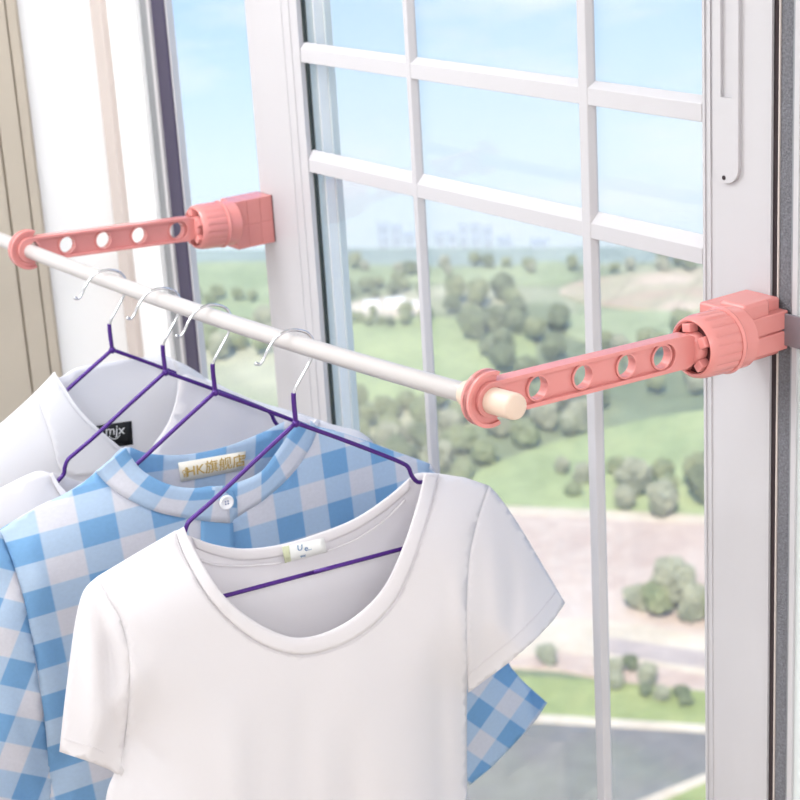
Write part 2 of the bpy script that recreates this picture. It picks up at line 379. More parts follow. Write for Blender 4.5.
# ------------------------------------------------------------------ pink swing arms
def swing_arm(name, label, base, ring, side):
    """base: contact point on the window; ring: rod centre.  Local x runs from ring to base, z up, y away from camera side"""
    base = Vector(base); ring = Vector(ring)
    t = empty(name, base); tag(t, label, 'swing arm', 'pink window swing arms')
    ax = (base-ring).normalized(); yv = Vector((0, 0, 1)).cross(ax).normalized(); zv = ax.cross(yv)
    T = Matrix(((ax.x, yv.x, zv.x, 0), (ax.y, yv.y, zv.y, 0), (ax.z, yv.z, zv.z, 0), (0, 0, 0, 1)))
    T.translation = ring-base
    L = (base-ring).length
    R = .0158
    xe = L-.112                   # arm bar end
    xt = L-.131
    bm = bmesh.new()
    h4 = .158 if side == 'right' else .146
    hx = [L-.30, L-.25, L-.20, L-h4]
    holes = [circle(c, 0, .0102, 28) for c in hx]
    rodhole = circle(0, 0, .0118, 28)
    add_plate(bm, stadium(0, xt, 0, R-.001), holes+[rodhole], -.0025, .0025, T)
    add_plate(bm, stadium(0, xt, 0, R), [stadium(.012, L-h4+.002, 0, R-.0038)], -.0072, .0072, T)
    for h in range(4):
        cx = hx[h]
        add_plate(bm, circle(cx, 0, .0122, 32), [circle(cx, 0, .0102, 32)], -.0050, .0050, T)
    add_plate(bm, circle(0, 0, .0152, 32), [circle(0, 0, .0118, 32)], -.0074, .0074, T)
    # rod notch flange: C shaped lip round the tip
    def arc(r0, r1, a0, a1, y0, y1):
        add_plate(bm, circle(0, 0, r1, 40, a0, a1, False)+list(reversed(circle(0, 0, r0, 40, a0, a1, False))), [], y0, y1, T)
    arc(.0152, .0248, math.radians(68), math.radians(292), -.0030, .0030)
    arc(.0212, .0248, math.radians(68), math.radians(292), -.0055, .0055)
    o = from_bm('arm_bar', bm, M['pink'], t); bevel(o, .0008, 2, 40)
    # ball end and claws inside the knob
    bm = bmesh.new()
    add_lathe(bm, [(xe-.010, .010), (xe-.009, .0148), (xe-.004, .0155), (xe+.010, .0158)], T, 32)
    o = from_bm('pivot', bm, M['pink'], t, True)
    bm = bmesh.new()
    for k in range(5):
        a = 2*PI*k/5+.15
        Tr = T @ Matrix.Rotation(a, 4, 'X')
        add_box(bm, xe-.011, xe+.003, .0150, .0232, -.0052, .0052, Tr)
    o = from_bm('claws', bm, M['pink'], t); bevel(o, .0012)
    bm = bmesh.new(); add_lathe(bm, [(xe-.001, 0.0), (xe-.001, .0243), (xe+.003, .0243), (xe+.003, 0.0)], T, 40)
    from_bm('recess_shade', bm, M['hole_dark'], t)  # dark disc puts the shade of the gaps between the claws into colour
    # ribbed knob
    k0 = xe-.006; k1 = xe+.031
    bm = bmesh.new()
    add_lathe(bm, [(k0+.012, .0245), (k0+.006, .0240), (k0, .0240), (k0-.0012, .0258), (k0+.001, .0280), (k0+.006, .0292), (k0+.008, .0296), (k1-.004, .0300), (k1, .0290), (k1, .0200)], T, 96, (.0294, 5, .0013))
    o = from_bm('knob', bm, M['pink'], t, True); md = o.modifiers.new('es', 'EDGE_SPLIT'); md.split_angle = math.radians(32)
    tag(o, 'ribbed round tightening knob')
    bm = bmesh.new()
    add_lathe(bm, [(k1-.002, .0240), (k1-.002, .0305), (k1+.001, .0315), (k1+.003, .0305), (k1+.004, .0290), (k1+.019, .0290), (k1+.021, .027), (k1+.021, 0)], T, 64)
    o = from_bm('collar', bm, M['pink'], t, True); md = o.modifiers.new('es', 'EDGE_SPLIT'); md.split_angle = math.radians(40)
    def lbox(nm, x0, x1, y0, y1, z0, z1, mt, bv=.002):   # world-aligned box relative to the base
        bm = bmesh.new(); add_box(bm, x0, x1, y0, y1, z0, z1); o = from_bm(nm, bm, mt, t); bevel(o, bv); return o
    if side == 'left':
        # block with scored faces standing against the stile
        xs = [(-.058, -.0405), (-.040, -.0205), (-.020, -.0005)]
        bm = bmesh.new()
        for a, b in xs:
            for z0, z1 in ((-.0335, -.0035), (-.003, .031)):
                add_box(bm, -.034, .0035, a, b, z0, z1)
        add_box(bm, -.033, .0028, -.057, -.001, -.032, .030)
        o = from_bm('clamp_block', bm, M['pink'], t); bevel(o, .0008)
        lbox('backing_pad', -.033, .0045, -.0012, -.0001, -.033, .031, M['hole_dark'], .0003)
        bm = bmesh.new(); add_box(bm, -.030, -.0005, -.062, -.056, -.028, .026); o = from_bm('clamp_neck', bm, M['pink'], t); bevel(o, .002)
    else:
        lbox('clamp_plate', -.0480, -.004, -.0640, -.0005, -.029, .0275, M['pink'], .003)
        lbox('clamp_hook', -.030, .004, -.056, -.022, -.024, .031, M['pink'], .004)
        bm = bmesh.new()
        for z0, z1 in ((-.0215, -.003), (-.0015, .0165)):
            add_box(bm, -.022, .0065, -.060, -.001, z0, z1)
        add_box(bm, -.021, .0030, -.059, -.002, -.020, .015)
        o = from_bm('clamp_rail', bm, M['pink'], t); bevel(o, .0014)
        lbox('steel_clip', -.010, .030, -.006, -.0035, -.017, .014, M['clip'], .0004)
    return t
swing_arm('swing_arm', 'pink plastic swing arm at left, clamped to the left window stile', (-.8125, 0, 1.682), rod_at(-.825)+Vector((.004, 0, .0015)), 'left')
swing_arm('swing_arm', 'pink plastic swing arm at right, with cream rod end poking through its ring', (.1085, 0, 1.7165), rod_at(.1025)+Vector((0, 0, .001)), 'right')

# ------------------------------------------------------------------ hangers
YAW = math.radians(7.5)
DU = Vector((math.sin(YAW), math.cos(YAW), 0)); DN = Vector((math.cos(YAW), -math.sin(YAW), 0))
def hanger_master():
    t = empty('coat_hanger')
    def q(u, z): return DU*u+Vector((0, 0, z))
    hook = catmull([q(-.006, -.052), q(-.003, -.045), q(.005, -.034), q(.0155, -.019), q(.0195, -.005), q(.015, .0065), q(.004, .0125), q(-.009, .0135), q(-.020, .009), q(-.0285, .000), q(-.034, -.009), q(-.0385, -.0135), q(-.0425, -.0125)], 6)
    bm = bmesh.new(); add_tube(bm, hook, .00155, 10)
    bmesh.ops.create_uvsphere(bm, u_segments=10, v_segments=6, radius=.0021, matrix=Matrix.Translation(hook[-1]))
    from_bm('hook', bm, M['steel'], t, True)['label'] = 'chrome wire hook'
    bm = bmesh.new()
    add_tube(bm, catmull([q(-.006, -.050), q(-.0065, -.060), q(-.006, -.083)], 5), .0025, 10)
    bmesh.ops.create_uvsphere(bm, u_segments=12, v_segments=8, radius=.0042, matrix=Matrix.Translation(q(-.006, -.0815)))
    pr = [(-.006, -.081), (.040, -.1075), (.085, -.1345), (.108, -.149), (.1155, -.156), (.119, -.166), (.125, -.174), (.134, -.1765), (.150, -.183), (.165, -.196), (.176, -.206), (.182, -.218), (.183, -.230), (.178, -.239), (.168, -.2435), (.15, -.2435), (0, -.2435)]
    right = catmull([q(*p) for p in pr], 5)
    pl = [(-.006, -.081), (-.050, -.1085), (-.095, -.1375), (-.118, -.151), (-.1275, -.157), (-.132, -.165), (-.134, -.172), (-.142, -.179), (-.155, -.189), (-.170, -.198), (-.181, -.208), (-.186, -.219), (-.186, -.230), (-.181, -.239), (-.171, -.2435), (-.15, -.2435), (0, -.2435)]
    left = catmull([q(*p) for p in pl], 5)
    add_tube(bm, right, .0023, 10); add_tube(bm, left, .0023, 10)
    from_bm('wire_frame', bm, M['purple'], t, True)
    return t
HX = [-.600, -.471, -.361, -.2017]
HP = [rod_at(x) for x in HX]
hl = ['purple wire hanger farthest left on the rod, holding the white collared shirt',
      'purple wire hanger second from the left, its left tip bent down in the white tee',
      'purple wire hanger holding the blue gingham shirt',
      'purple wire hanger nearest the camera, holding the front white t-shirt']
h0 = hanger_master()
for i in range(4):
    if i == 0: h = h0
    else:
        h = h0.copy(); COL.objects.link(h)
        for ch in [c for c in h0.children]:
            c = ch.copy(); COL.objects.link(c); c.parent = h
    h.location = HP[i]; tag(h, hl[i], 'coat hanger', 'purple wire hangers on the rod')

# ------------------------------------------------------------------ garments
def seg_dist(p, a, b):
    ab = b-a; t = max(0, min(1, (p-a).dot(ab)/max(ab.length_squared, 1e-12))); return (p-(a+ab*t)).length
def poly_dist(p, pl): return min(seg_dist(p, pl[i], pl[i+1]) for i in range(len(pl)-1)) if len(pl) > 1 else 1
class Plane:
    def __init__(s, origin): s.o = Vector(origin)
    def uv(s, x, y):
        q = on_plane(x, y, s.o, DN)-s.o; return Vector((q.dot(DU), q.z))
    def lift(s, p, w):
        q0 = s.o+DU*p.x+Vector((0, 0, p.y))
        d = q0-C; o2 = s.o+DN*w
        return C+d*((o2-C).dot(DN)/d.dot(DN))
def smooth(x): x = max(0, min(1, x)); return x*x*(3-2*x)
def panel(name, pl, outline, seams, material, parent, amp=.03, reach=.11, step=.008, wfun=None, uvang=0, uvoff=(0, 0), thick=.0012, round_=True, curve=None, base=0, warp=False):
    """outline: px polygon (smoothed edges given densely); seams: list of px polylines where the cloth meets the other panel (w=0)"""
    o2 = [pl.uv(*p[:2]) for p in outline]
    sm = [[pl.uv(*p) for p in s] for s in seams]
    # subdivide the outline
    ou = []
    for i in range(len(o2)):
        a, b = o2[i], o2[(i+1) % len(o2)]; n = max(1, int((b-a).length/step))
        for k in range(n): ou.append(a+(b-a)*k/n)
    xs = [p.x for p in ou]; ys = [p.y for p in ou]
    pts = list(ou); rng = random.Random(len(ou))
    ny = int((max(ys)-min(ys))/(step*.87))+1; nx = int((max(xs)-min(xs))/step)+1
    for j in range(ny):
        for i in range(nx):
            p = Vector((min(xs)+(i+(.5 if j % 2 else 0))*step, min(ys)+j*step*.87))
            if inside(p, ou): 
                if min((p-q).length_squared for q in ou) > (step*.45)**2: pts.append(p)
    n = len(ou); ed = [(i, (i+1) % n) for i in range(n)]
    V, _, Fc, *_r = delaunay_2d_cdt(pts, ed, [], 1, 1e-7)
    bm = bmesh.new(); W = []
    for p in V:
        d = min([poly_dist(p, s) for s in sm] or [1])
        w = base + amp*math.sin(min(1, d/reach)*PI/2)
        if wfun: w += wfun(p.x, p.y)*min(1, d/.03)
        W.append(w)
    vs = [bm.verts.new(pl.lift(p, w)-parent.location) for p, w in zip(V, W)]
    uvl = bm.loops.layers.uv.new('cloth'); ca, sa_ = math.cos(uvang), math.sin(uvang)
    for f in Fc:
        c = sum((V[i] for i in f), Vector((0, 0)))/len(f)
        if not inside(c, ou): continue
        fc = bm.faces.new([vs[i] for i in f])
        for l, i in zip(fc.loops, f):
            u, v = V[i].x+uvoff[0], V[i].y+uvoff[1]
            if warp: u = .87*u+.45*u*u
            l[uvl].uv = (u*ca-v*sa_, u*sa_+v*ca)
    for v in [v for v in bm.verts if not v.link_faces]: bm.verts.remove(v)
    bm.normal_update()
    if sum((f.normal.dot(DN) for f in bm.faces)) < 0: bmesh.ops.reverse_faces(bm, faces=bm.faces)
    o = from_bm(name, bm, material, parent, True, recalc=False)
    md = o.modifiers.new('thickness', 'SOLIDIFY'); md.thickness = thick; md.offset = -1
    return o
def cm(pts, n=4): return [tuple(v[:2]) for v in catmull([(p[0], p[1], 0) for p in pts], n)]
def strip(name, pl, inner, outer, wfun, material, parent, thick=.002, uvrot=True, uvscale=1, n=5, rib=0):
    """a band of cloth between two px polylines of equal count"""
    a = cm(inner, n); b = cm(outer, n); k = len(a); m_ = 5
    bm = bmesh.new(); rows = []; uvl = bm.loops.layers.uv.new('cloth'); UV = {}
    acc = 0; prev = None
    for i in range(k):
        row = []
        pa, pb = pl.uv(*a[i]), pl.uv(*b[i])
        mid = (pa+pb)/2
        if prev is not None: acc += (mid-prev).length
        prev = mid
        for j in range(m_+1):
            t = j/m_; p = pa+(pb-pa)*t
            v = bm.verts.new(pl.lift(p, wfun(p)+rib*math.sin(PI*t))-parent.location); row.append(v); UV[v] = (acc, t*(pb-pa).length)
        rows.append(row)
    for i in range(k-1):
        for j in range(m_):
            f = bm.faces.new((rows[i][j], rows[i+1][j], rows[i+1][j+1], rows[i][j+1]))
            for l in f.loops: l[uvl].uv = UV[l.vert]
    bm.normal_update()
    if sum((f.normal.dot(DN) for f in bm.faces)) < 0: bmesh.ops.reverse_faces(bm, faces=bm.faces)
    o = from_bm(name, bm, material, parent, True, recalc=False)
    md = o.modifiers.new('thickness', 'SOLIDIFY'); md.thickness = thick; md.offset = 0
    return o
def seam(name, pl, pts, wfun, material, parent, r=.0007, n=6):
    c = [pl.uv(*p) for p in cm(pts, n)]
    bm = bmesh.new(); add_tube(bm, [pl.lift(p, wfun(p))-parent.location for p in c], r, 6)
    return from_bm(name, bm, material, parent, True)

def folds(seed, amp=.004, fx=14, fy=3, start=-.25):
    def f(u, v):
        k = smooth((start-v)/.18+.3)
        return amp*k*noise.noise(Vector((u*fx+v*.8, v*fy, seed))) + amp*.5*noise.noise(Vector((u*fx*.5, v*fx*.4, seed+5)))
    return f

# ---- front white t-shirt
P4 = Plane(HP[3])
ts = empty('t_shirt', HP[3]); tag(ts, 'plain white t-shirt with a wide scoop neck hanging in front of everything', 't-shirt')
band_in = [(184, 527), (196, 553), (219, 590), (245, 615), (275, 632), (300, 638), (330, 631), (360, 613), (385, 586), (404, 545), (418, 502), (425, 474)]
band_out = [(176, 531), (186, 558), (209, 597), (236, 626), (269, 647), (303, 654), (338, 646), (370, 627), (396, 598), (415, 555), (429, 510), (438, 474)]
body_left = [(98, 577), (107, 595), (121, 620), (129, 655), (129, 700), (124, 745), (116, 770), (109, 788), (106, 805), (103, 850), (103, 900), (104, 960)]
body_right = [(489, 486), (479, 516), (470, 555), (467, 600), (467, 640), (467, 690), (467, 760), (468, 850), (470, 960)]
bl, br = cm(body_left), cm(body_right)
sh_l = [(176, 531), (140, 552), (98, 577)]; sh_r = [(438, 474), (465, 478), (489, 486)]
outline = cm(band_out)+[sh_r[1]]+br+[(290, 985)]+list(reversed(bl))+[sh_l[1]]
f4 = folds(3.3, .006, 16, 2.5, -.30)
def ridge(p, a, b, h, wd):
    a = P4.uv(*a); b = P4.uv(*b); ab = b-a; t = (p-a).dot(ab)/ab.length_squared
    if t < -.1 or t > 1.1: return 0
    s = seg_dist(p, a, b); return h*math.exp(-(s/wd)**2)*math.sin(PI*min(1, max(0, (t+.1)/1.2)))
def crease(p):
    return (ridge(p, (100, 600), (152, 700), .005, .007)+ridge(p, (92, 590), (118, 690), -.006, .006)+ridge(p, (84, 600), (98, 745), .007, .010)
            + ridge(p, (106, 640), (116, 765), -.008, .007)+ridge(p, (112, 742), (150, 800), .007, .006)+ridge(p, (120, 725), (170, 770), -.005, .007)
            + ridge(p, (455, 560), (470, 690), .004, .008)+ridge(p, (440, 640), (445, 820), -.006, .014)+ridge(p, (350, 720), (362, 900), -.006, .02)
            + ridge(p, (230, 700), (240, 900), .006, .02)+ridge(p, (300, 690), (306, 900), -.004, .018)+ridge(p, (490, 520), (500, 650), .004, .012)+ridge(p, (515, 560), (512, 640), -.003, .01))
def tee_front_w(u, v):
    p = Vector((u, v)); d = min(poly_dist(p, a) for a in arm4)
    # shallow groove at the armhole seam, creases into the left underarm
    return f4(u, v)-.0012*math.exp(-(d/.0035)**2)+crease(p)
amp4, reach4 = .034, .10
ls = cm([(98, 577), (84, 592), (76, 622), (70, 665), (65, 705), (60, 752)])
rs = cm([(489, 486), (501, 499), (520, 527), (545, 569), (565, 603)])
seams4 = [sh_l[:-1]+ls, sh_r[:-1]+rs, [(110, 770), (122, 778), (124, 745), (116, 770), (109, 788), (106, 805), (103, 850), (103, 900), (104, 960)], [(467, 692), (467, 760), (468, 850), (470, 960)]]
arm4 = [[P4.uv(*p) for p in body_left[:5]], [P4.uv(*p) for p in body_right[:6]]]
panel('front_panel', P4, outline, seams4, M['tee'], ts, amp4, reach4, .008, tee_front_w)
sm4 = [[P4.uv(*p) for p in s] for s in seams4]
def w4(p):
    d = min(poly_dist(p, s) for s in sm4); return amp4*math.sin(min(1, d/reach4)*PI/2)+tee_front_w(p.x, p.y)*min(1, d/.03)
strip('neckband', P4, band_in, band_out, lambda p: w4(p)+.0012, M['tee'], ts, .0024, rib=.0008)
off = lambda pts, k: [(p[0]+(q[0]-p[0])*k, p[1]+(q[1]-p[1])*k) for p, q in pts]
seam('neck_stitch', P4, off(list(zip(band_in, band_out)), 1.18), lambda p: w4(p)+.0006, M['tee'], ts, .0004)
back_neck = [(176, 531), (192, 537), (215, 545), (245, 549), (280, 545), (315, 535), (355, 519), (388, 497), (410, 478), (420, 473), (438, 474)]
outline = cm(back_neck)+[sh_r[1]]+br+[(290, 985)]+list(reversed(bl))+[sh_l[1]]
panel('back_panel', P4, outline, seams4, M['tee'], ts, -.024, .10, .010, lambda u, v: .002*noise.noise(Vector((u*14, v*6, 9))))
def w4b(p):
    d = min(poly_dist(p, s) for s in sm4); return -.024*math.sin(min(1, d/.10)*PI/2)+.002
nb = [(x+(4 if i < 2 else 0), y+11) for i, (x, y) in enumerate(back_neck[1:9])]
strip('back_neckband', P4, back_neck[1:9], nb, lambda p: w4b(p), M['tee'], ts, .0022, rib=.0006)
seam('neck_tape', P4, [(200, 560), (216, 565), (245, 566), (282, 563)], lambda p: w4b(p)+.001, M['tee'], ts, .0012)
seam('neck_tape', P4, [(324, 552), (355, 540), (385, 520), (405, 500)], lambda p: w4b(p)+.001, M['tee'], ts, .0012)
# sleeves
lcuff = [(60, 752), (75, 757), (93, 763), (110, 770)]
lund = cm([(110, 770), (122, 778), (124, 776), (124, 745), (129, 700), (129, 655), (121, 620), (107, 595), (98, 577)], 3)
panel('sleeve', P4, ls+lcuff[1:-1]+lund[:-1], seams4, M['tee'], ts, amp4, reach4, .006, tee_front_w)
panel('sleeve_back', P4, ls+[(75, 748), (93, 752), (108, 760)]+lund[3:-1], seams4, M['tee'], ts, -.024, .10, .008)
rcuff = [(565, 603), (553, 621), (535, 640), (510, 662), (470, 692)]
rund = cm([(468, 693), (467, 640), (467, 600), (470, 555), (479, 516), (489, 486)])
panel('sleeve', P4, rs+rcuff[1:-1]+rund[:-1], seams4, M['tee'], ts, amp4, reach4, .006, tee_front_w)
panel('sleeve_back', P4, rs+[(545, 615), (500, 655), (475, 680)]+rund[1:-1], seams4, M['tee'], ts, -.024, .10, .008)
wr = lambda p: w4(p)+.0007
seam('hem_stitch', P4, [(556, 592), (540, 612), (515, 637), (490, 657), (470, 674)], wr, M['tee'], ts, .0004)
seam('hem_stitch', P4, [(63, 738), (78, 743), (94, 748), (104, 753)], wr, M['tee'], ts, .0004)
# neck label of the t-shirt
def patch(name, pl, quad, w, material, parent, thick=.0006, n=6):
    bm = bmesh.new(); g = []
    q = [pl.uv(*p) for p in quad]
    for i in range(n+1):
        r = []
        for j in range(3):
            s, t = i/n, j/2
            p = q[0]*(1-s)*(1-t)+q[1]*s*(1-t)+q[2]*s*t+q[3]*(1-s)*t
            r.append(bm.verts.new(pl.lift(p, w(p) if callable(w) else w)-parent.location))
        g.append(r)
    for i in range(n):
        for j in range(2): bm.faces.new((g[i][j], g[i+1][j], g[i+1][j+1], g[i][j+1]))
    o = from_bm(name, bm, material, parent, True)
    md = o.modifiers.new('thickness', 'SOLIDIFY'); md.thickness = thick; md.offset = 0
    return o
lb = patch('neck_label', P4, [(282, 547), (324, 538), (327, 552), (285, 563)], lambda p: w4b(p)+.0030, M['whitelab'], ts)
patch('label_edge', P4, [(282, 547), (289, 545.6), (291, 561), (285, 563)], lambda p: w4b(p)+.0036, M['olive'], ts)
def text_on(name, body, pl, centre, along, h, w, material, parent, width=None):
    """lettering centred on px `centre`, running towards px `along`, cap height h (m)"""
    a = pl.lift(pl.uv(*centre), w); b = pl.lift(pl.uv(*along), w)
    x = (b-a).normalized(); z = DN; y = z.cross(x).normalized(); z = x.cross(y)
    me = text_mesh(name, body, h)
    xs = [v.co.x for v in me.vertices]
    sx = width/(max(xs)-min(xs)) if width else 1
    T = Matrix(((x.x, y.x, z.x, 0), (x.y, y.y, z.y, 0), (x.z, y.z, z.z, 0), (0, 0, 0, 1)))
    for v in me.vertices: v.co = T @ Vector((v.co.x*sx, v.co.y, v.co.z)) + a - parent.location
    return link(name, me, material, parent)
wq = w4b(P4.uv(305, 550))+.0042
text_on('lettering', 'U', P4, (300, 548), (320, 543.5), .009, wq, M['bluethread'], ts)
text_on('lettering', 'e..', P4, (308, 548), (328, 543.5), .009, wq, M['bluethread'], ts)
text_on('lettering', 'eeel', P4, (303, 556), (323, 551.5), .0035, wq, M['bluethread'], ts)

# ---- blue gingham shirt
P3 = Plane(HP[2])
gs = empty('gingham_shirt', HP[2]); tag(gs, 'blue and white gingham button shirt with a stand collar', 'shirt')
lb_in = [(126, 448), (132, 458), (142, 470), (158, 480), (175, 486), (195, 488), (212, 486), (228, 488)]
lb_out = [(96, 472), (106, 483), (120, 494), (138, 504), (158, 512), (180, 517), (205, 521), (230, 523)]
rb_in = [(222, 487), (245, 480), (262, 471), (273, 457), (281, 446), (291, 431), (297, 421)]
rb_out = [(228, 523), (243, 513), (262, 501), (283, 483), (299, 465), (312, 443), (317, 427)]
gl = cm([(96, 472), (86, 481), (62, 496), (38, 507), (0, 530)], 3)
garm_l = cm([(0, 530), (12, 560), (24, 600), (34, 650), (42, 700), (48, 760), (50, 850), (50, 960)], 3)
gr = cm([(317, 427), (345, 434), (385, 448), (430, 464)], 3)
garm_r = cm([(430, 464), (424, 500), (421, 560), (422, 640), (424, 720), (426, 820), (428, 960)], 3)
outline = cm(lb_out)[:-1]+list(reversed([(317, 427), (312, 443), (299, 465), (283, 483), (262, 501), (243, 513)]))+gr[0:]+garm_r[1:]+[(240, 985)]+list(reversed(garm_l))[:-1]+list(reversed(gl))[:-1]
f3b = folds(8.1, .008, 12, 3, -.22)
def f3(u, v):
    p = Vector((u, v)); d = poly_dist(p, arm3)
    return f3b(u, v)-.004*math.exp(-(d/.005)**2)+.006*math.exp(-((d-.02)/.012)**2)*noise.noise(Vector((u*30, v*26, 1)))
gsl = cm([(0, 530), (-24, 548), (-50, 620), (-60, 700), (-75, 790), (-80, 840)], 3)
grs = cm([(430, 464), (458, 510), (480, 570), (497, 630), (512, 669), (547, 703)], 3)
seams3 = [gl[:-1]+gsl[::1] if False else list(gl), gsl, [(40, 838), (50, 770), (50, 850), (50, 960)], gr, grs, [(424, 720), (426, 820), (428, 960)]]
arm3 = [P3.uv(*p) for p in garm_l[:-4]]
GA = math.radians(-3)
panel('front_panel', P3, outline, seams3, M['gingham'], gs, .026, .09, .008, f3, uvang=GA, uvoff=(.012, .018), warp=True)
sm3 = [[P3.uv(*p) for p in s] for s in seams3]
w3 = lambda p: .026*math.sin(min(1, min(poly_dist(p, s) for s in sm3)/.09)*PI/2)+f3(p.x, p.y)*min(1, min(poly_dist(p, s) for s in sm3)/.03)
strip('collar_band', P3, rb_in, rb_out, lambda p: w3(p)+.002, M['gingham'], gs, .0016, rib=.002)
strip('collar_band', P3, lb_in, lb_out, lambda p: w3(p)+.0035, M['gingham'], gs, .0016, rib=.002)
# rounded collar tab end
panel('collar_tab', P3, [(212, 487), (226, 486), (233, 491), (237, 500), (237, 512), (232, 523), (215, 522)], [], M['gingham'], gs, 0, .1, .005, lambda u, v: 0, uvang=.3, base=.0315, uvoff=(.0, .01))
# placket
patch('placket', P3, [(201, 521), (233, 523), (238, 620), (200, 620)], lambda p: w3(p)+.003, M['gingham'], gs, .0012)
bt = P3.lift(P3.uv(226, 502), .0335)-gs.location
bm = bmesh.new()
zb = DN; xb = DU; yb = zb.cross(xb)
Tb = Matrix(((zb.x, xb.x, yb.x, bt.x), (zb.y, xb.y, yb.y, bt.y), (zb.z, xb.z, yb.z, bt.z), (0, 0, 0, 1)))
add_lathe(bm, [(0, .0078), (.002, .0082), (.0032, .0074), (.0032, .0058), (.0022, .0052), (.0022, 0)], Tb, 32)
o = from_bm('button', bm, M['button'], gs, True); o['label'] = 'round pearl white collar button'
bm = bmesh.new()
for a in (0, PI/2, PI, 3*PI/2):
    add_lathe(bm, [(.0023, .0009), (.0026, .0009)], Tb @ Matrix.Translation((0, .002*math.cos(a+.78), .002*math.sin(a+.78))), 8)
from_bm('thread', bm, M['thread'], o)
bk = cm([(96, 472), (110, 460), (126, 447), (150, 454), (185, 455), (222, 448), (255, 436), (280, 424), (297, 415), (310, 420), (317, 427)])
outline = bk+gr[1:]+garm_r[1:]+[(240, 985)]+list(reversed(garm_l))[:-1]+list(reversed(gl))[:-1]
panel('back_panel', P3, outline, seams3, M['gingham'], gs, -.020, .09, .010, None, uvang=.12, uvoff=(0, .026), warp=True)
w3b = lambda p: -.020*math.sin(min(1, min(poly_dist(p, s) for s in sm3)/.09)*PI/2)
gl_lab = patch('neck_label', P3, [(178, 463), (246, 451), (243, 470), (181, 482)], lambda p: w3b(p)+.0022, M['creamlab'], gs)
wq3 = w3b(P3.uv(212, 466))+.0040
text_on('lettering', 'HK旗舰店', P3, (216, 466.5), (252, 459), .0155, wq3, M['gold'], gs, width=.068)
text_on('lettering', '♔', P3, (186, 473), (222, 466), .014, wq3, M['gold'], gs)
text_on('lettering', '®', P3, (244, 457), (280, 450), .006, wq3, M['gold'], gs)
# sleeves
gsl = cm([(0, 530), (-24, 548), (-50, 620), (-60, 700), (-75, 790), (-80, 840)], 3)
gcf = [(-80, 840), (-40, 845), (0, 842), (40, 838)]
gun = cm([(40, 838), (52, 800), (50, 760), (48, 740), (40, 690), (34, 650), (24, 600), (12, 560), (0, 530)], 3)
panel('sleeve', P3, gsl+gcf[1:-1]+gun[:-1], seams3, M['gingham'], gs, .026, .09, .008, lambda u, v: f3(u, v)+.010*noise.noise(Vector((u*26+v*10, v*7, 2))), uvang=.5)
grs = cm([(430, 464), (458, 510), (480, 570), (497, 630), (512, 669), (547, 703)], 3)
grc = [(547, 703), (537, 719), (514, 744), (494, 765), (470, 785)]
gru = cm([(470, 785), (452, 760), (424, 720), (422, 640), (421, 560), (424, 500), (430, 464)], 3)
panel('sleeve', P3, grs+grc[1:-1]+gru[:-1], [grs], M['gingham'], gs, .012, .06, .007, lambda u, v: .002*noise.noise(Vector((u*16, v*9, 6))), uvang=-.78)
panel('sleeve_back', P3, grs+grc[1:-1]+gru[:-1], [grs], M['gingham'], gs, -.012, .06, .012, None, uvang=-.78)

# ---- white tee on the second hanger
P2 = Plane(HP[1])
t2 = empty('t_shirt', HP[1]); tag(t2, 'white tee on the second hanger, mostly hidden behind the gingham shirt', 't-shirt', None)
t2_l = cm([(50, 474), (36, 472), (0, 489), (-45, 512)], 3)
t2_al = cm([(-45, 512), (-30, 560), (-22, 640), (-20, 750), (-20, 900)], 3)
t2_r = cm([(318, 421), (345, 428), (360, 432), (372, 441)], 3)
t2_ar = cm([(372, 441), (366, 500), (364, 600), (366, 750), (368, 900)], 3)
nkf = cm([(52, 474), (58, 488), (72, 505), (105, 530), (160, 545), (220, 530), (270, 490), (300, 450), (318, 421)])
outl = nkf+t2_r[1:]+t2_ar[1:]+[(170, 925)]+list(reversed(t2_al))[:-1]+list(reversed(t2_l))[:-1]
se2 = [t2_l, t2_al, t2_r, t2_ar]
f2 = folds(1.7, .005, 12, 3, -.2)
panel('front_panel', P2, outl, se2, M['tee'], t2, .024, .10, .011, f2)
sm2 = [[P2.uv(*p) for p in s] for s in se2]
w2 = lambda p: .024*math.sin(min(1, min(poly_dist(p, s) for s in sm2)/.10)*PI/2)+.001
strip('neckband', P2, [(53, 472), (60, 485), (75, 500), (107, 524), (160, 538), (218, 524), (266, 485), (296, 447), (316, 419)],
      [(50, 475), (57, 490), (72, 507), (105, 531), (160, 546), (221, 531), (271, 491), (301, 451), (320, 422)], w2, M['tee'], t2, .002)
bkn = cm([(52, 474), (62, 476), (88, 483), (120, 478), (150, 452), (168, 425), (177, 400), (182, 376), (200, 379), (240, 395), (285, 414), (318, 421)])
outl = bkn+t2_r[1:]+t2_ar[1:]+[(170, 925)]+list(reversed(t2_al))[:-1]+list(reversed(t2_l))[:-1]
panel('back_panel', P2, outl, se2, M['tee'], t2, -.022, .10, .011, lambda u, v: .003*noise.noise(Vector((u*22, v*5, 7))))
a2 = cm([(-45, 512), (-75, 560), (-100, 640)], 3); b2 = cm([(-25, 680), (-22, 640), (-30, 560), (-45, 512)], 3)
panel('sleeve', P2, a2+[(-70, 660)]+b2[:-1], [a2, b2], M['tee'], t2, .018, .05, .012)
a2 = cm([(372, 441), (400, 490), (425, 560), (440, 620)], 3); b2 = cm([(400, 640), (364, 655), (364, 600), (366, 500), (372, 441)], 3)
panel('sleeve', P2, a2+b2[:-1], [a2, b2], M['tee'], t2, .018, .05, .012)

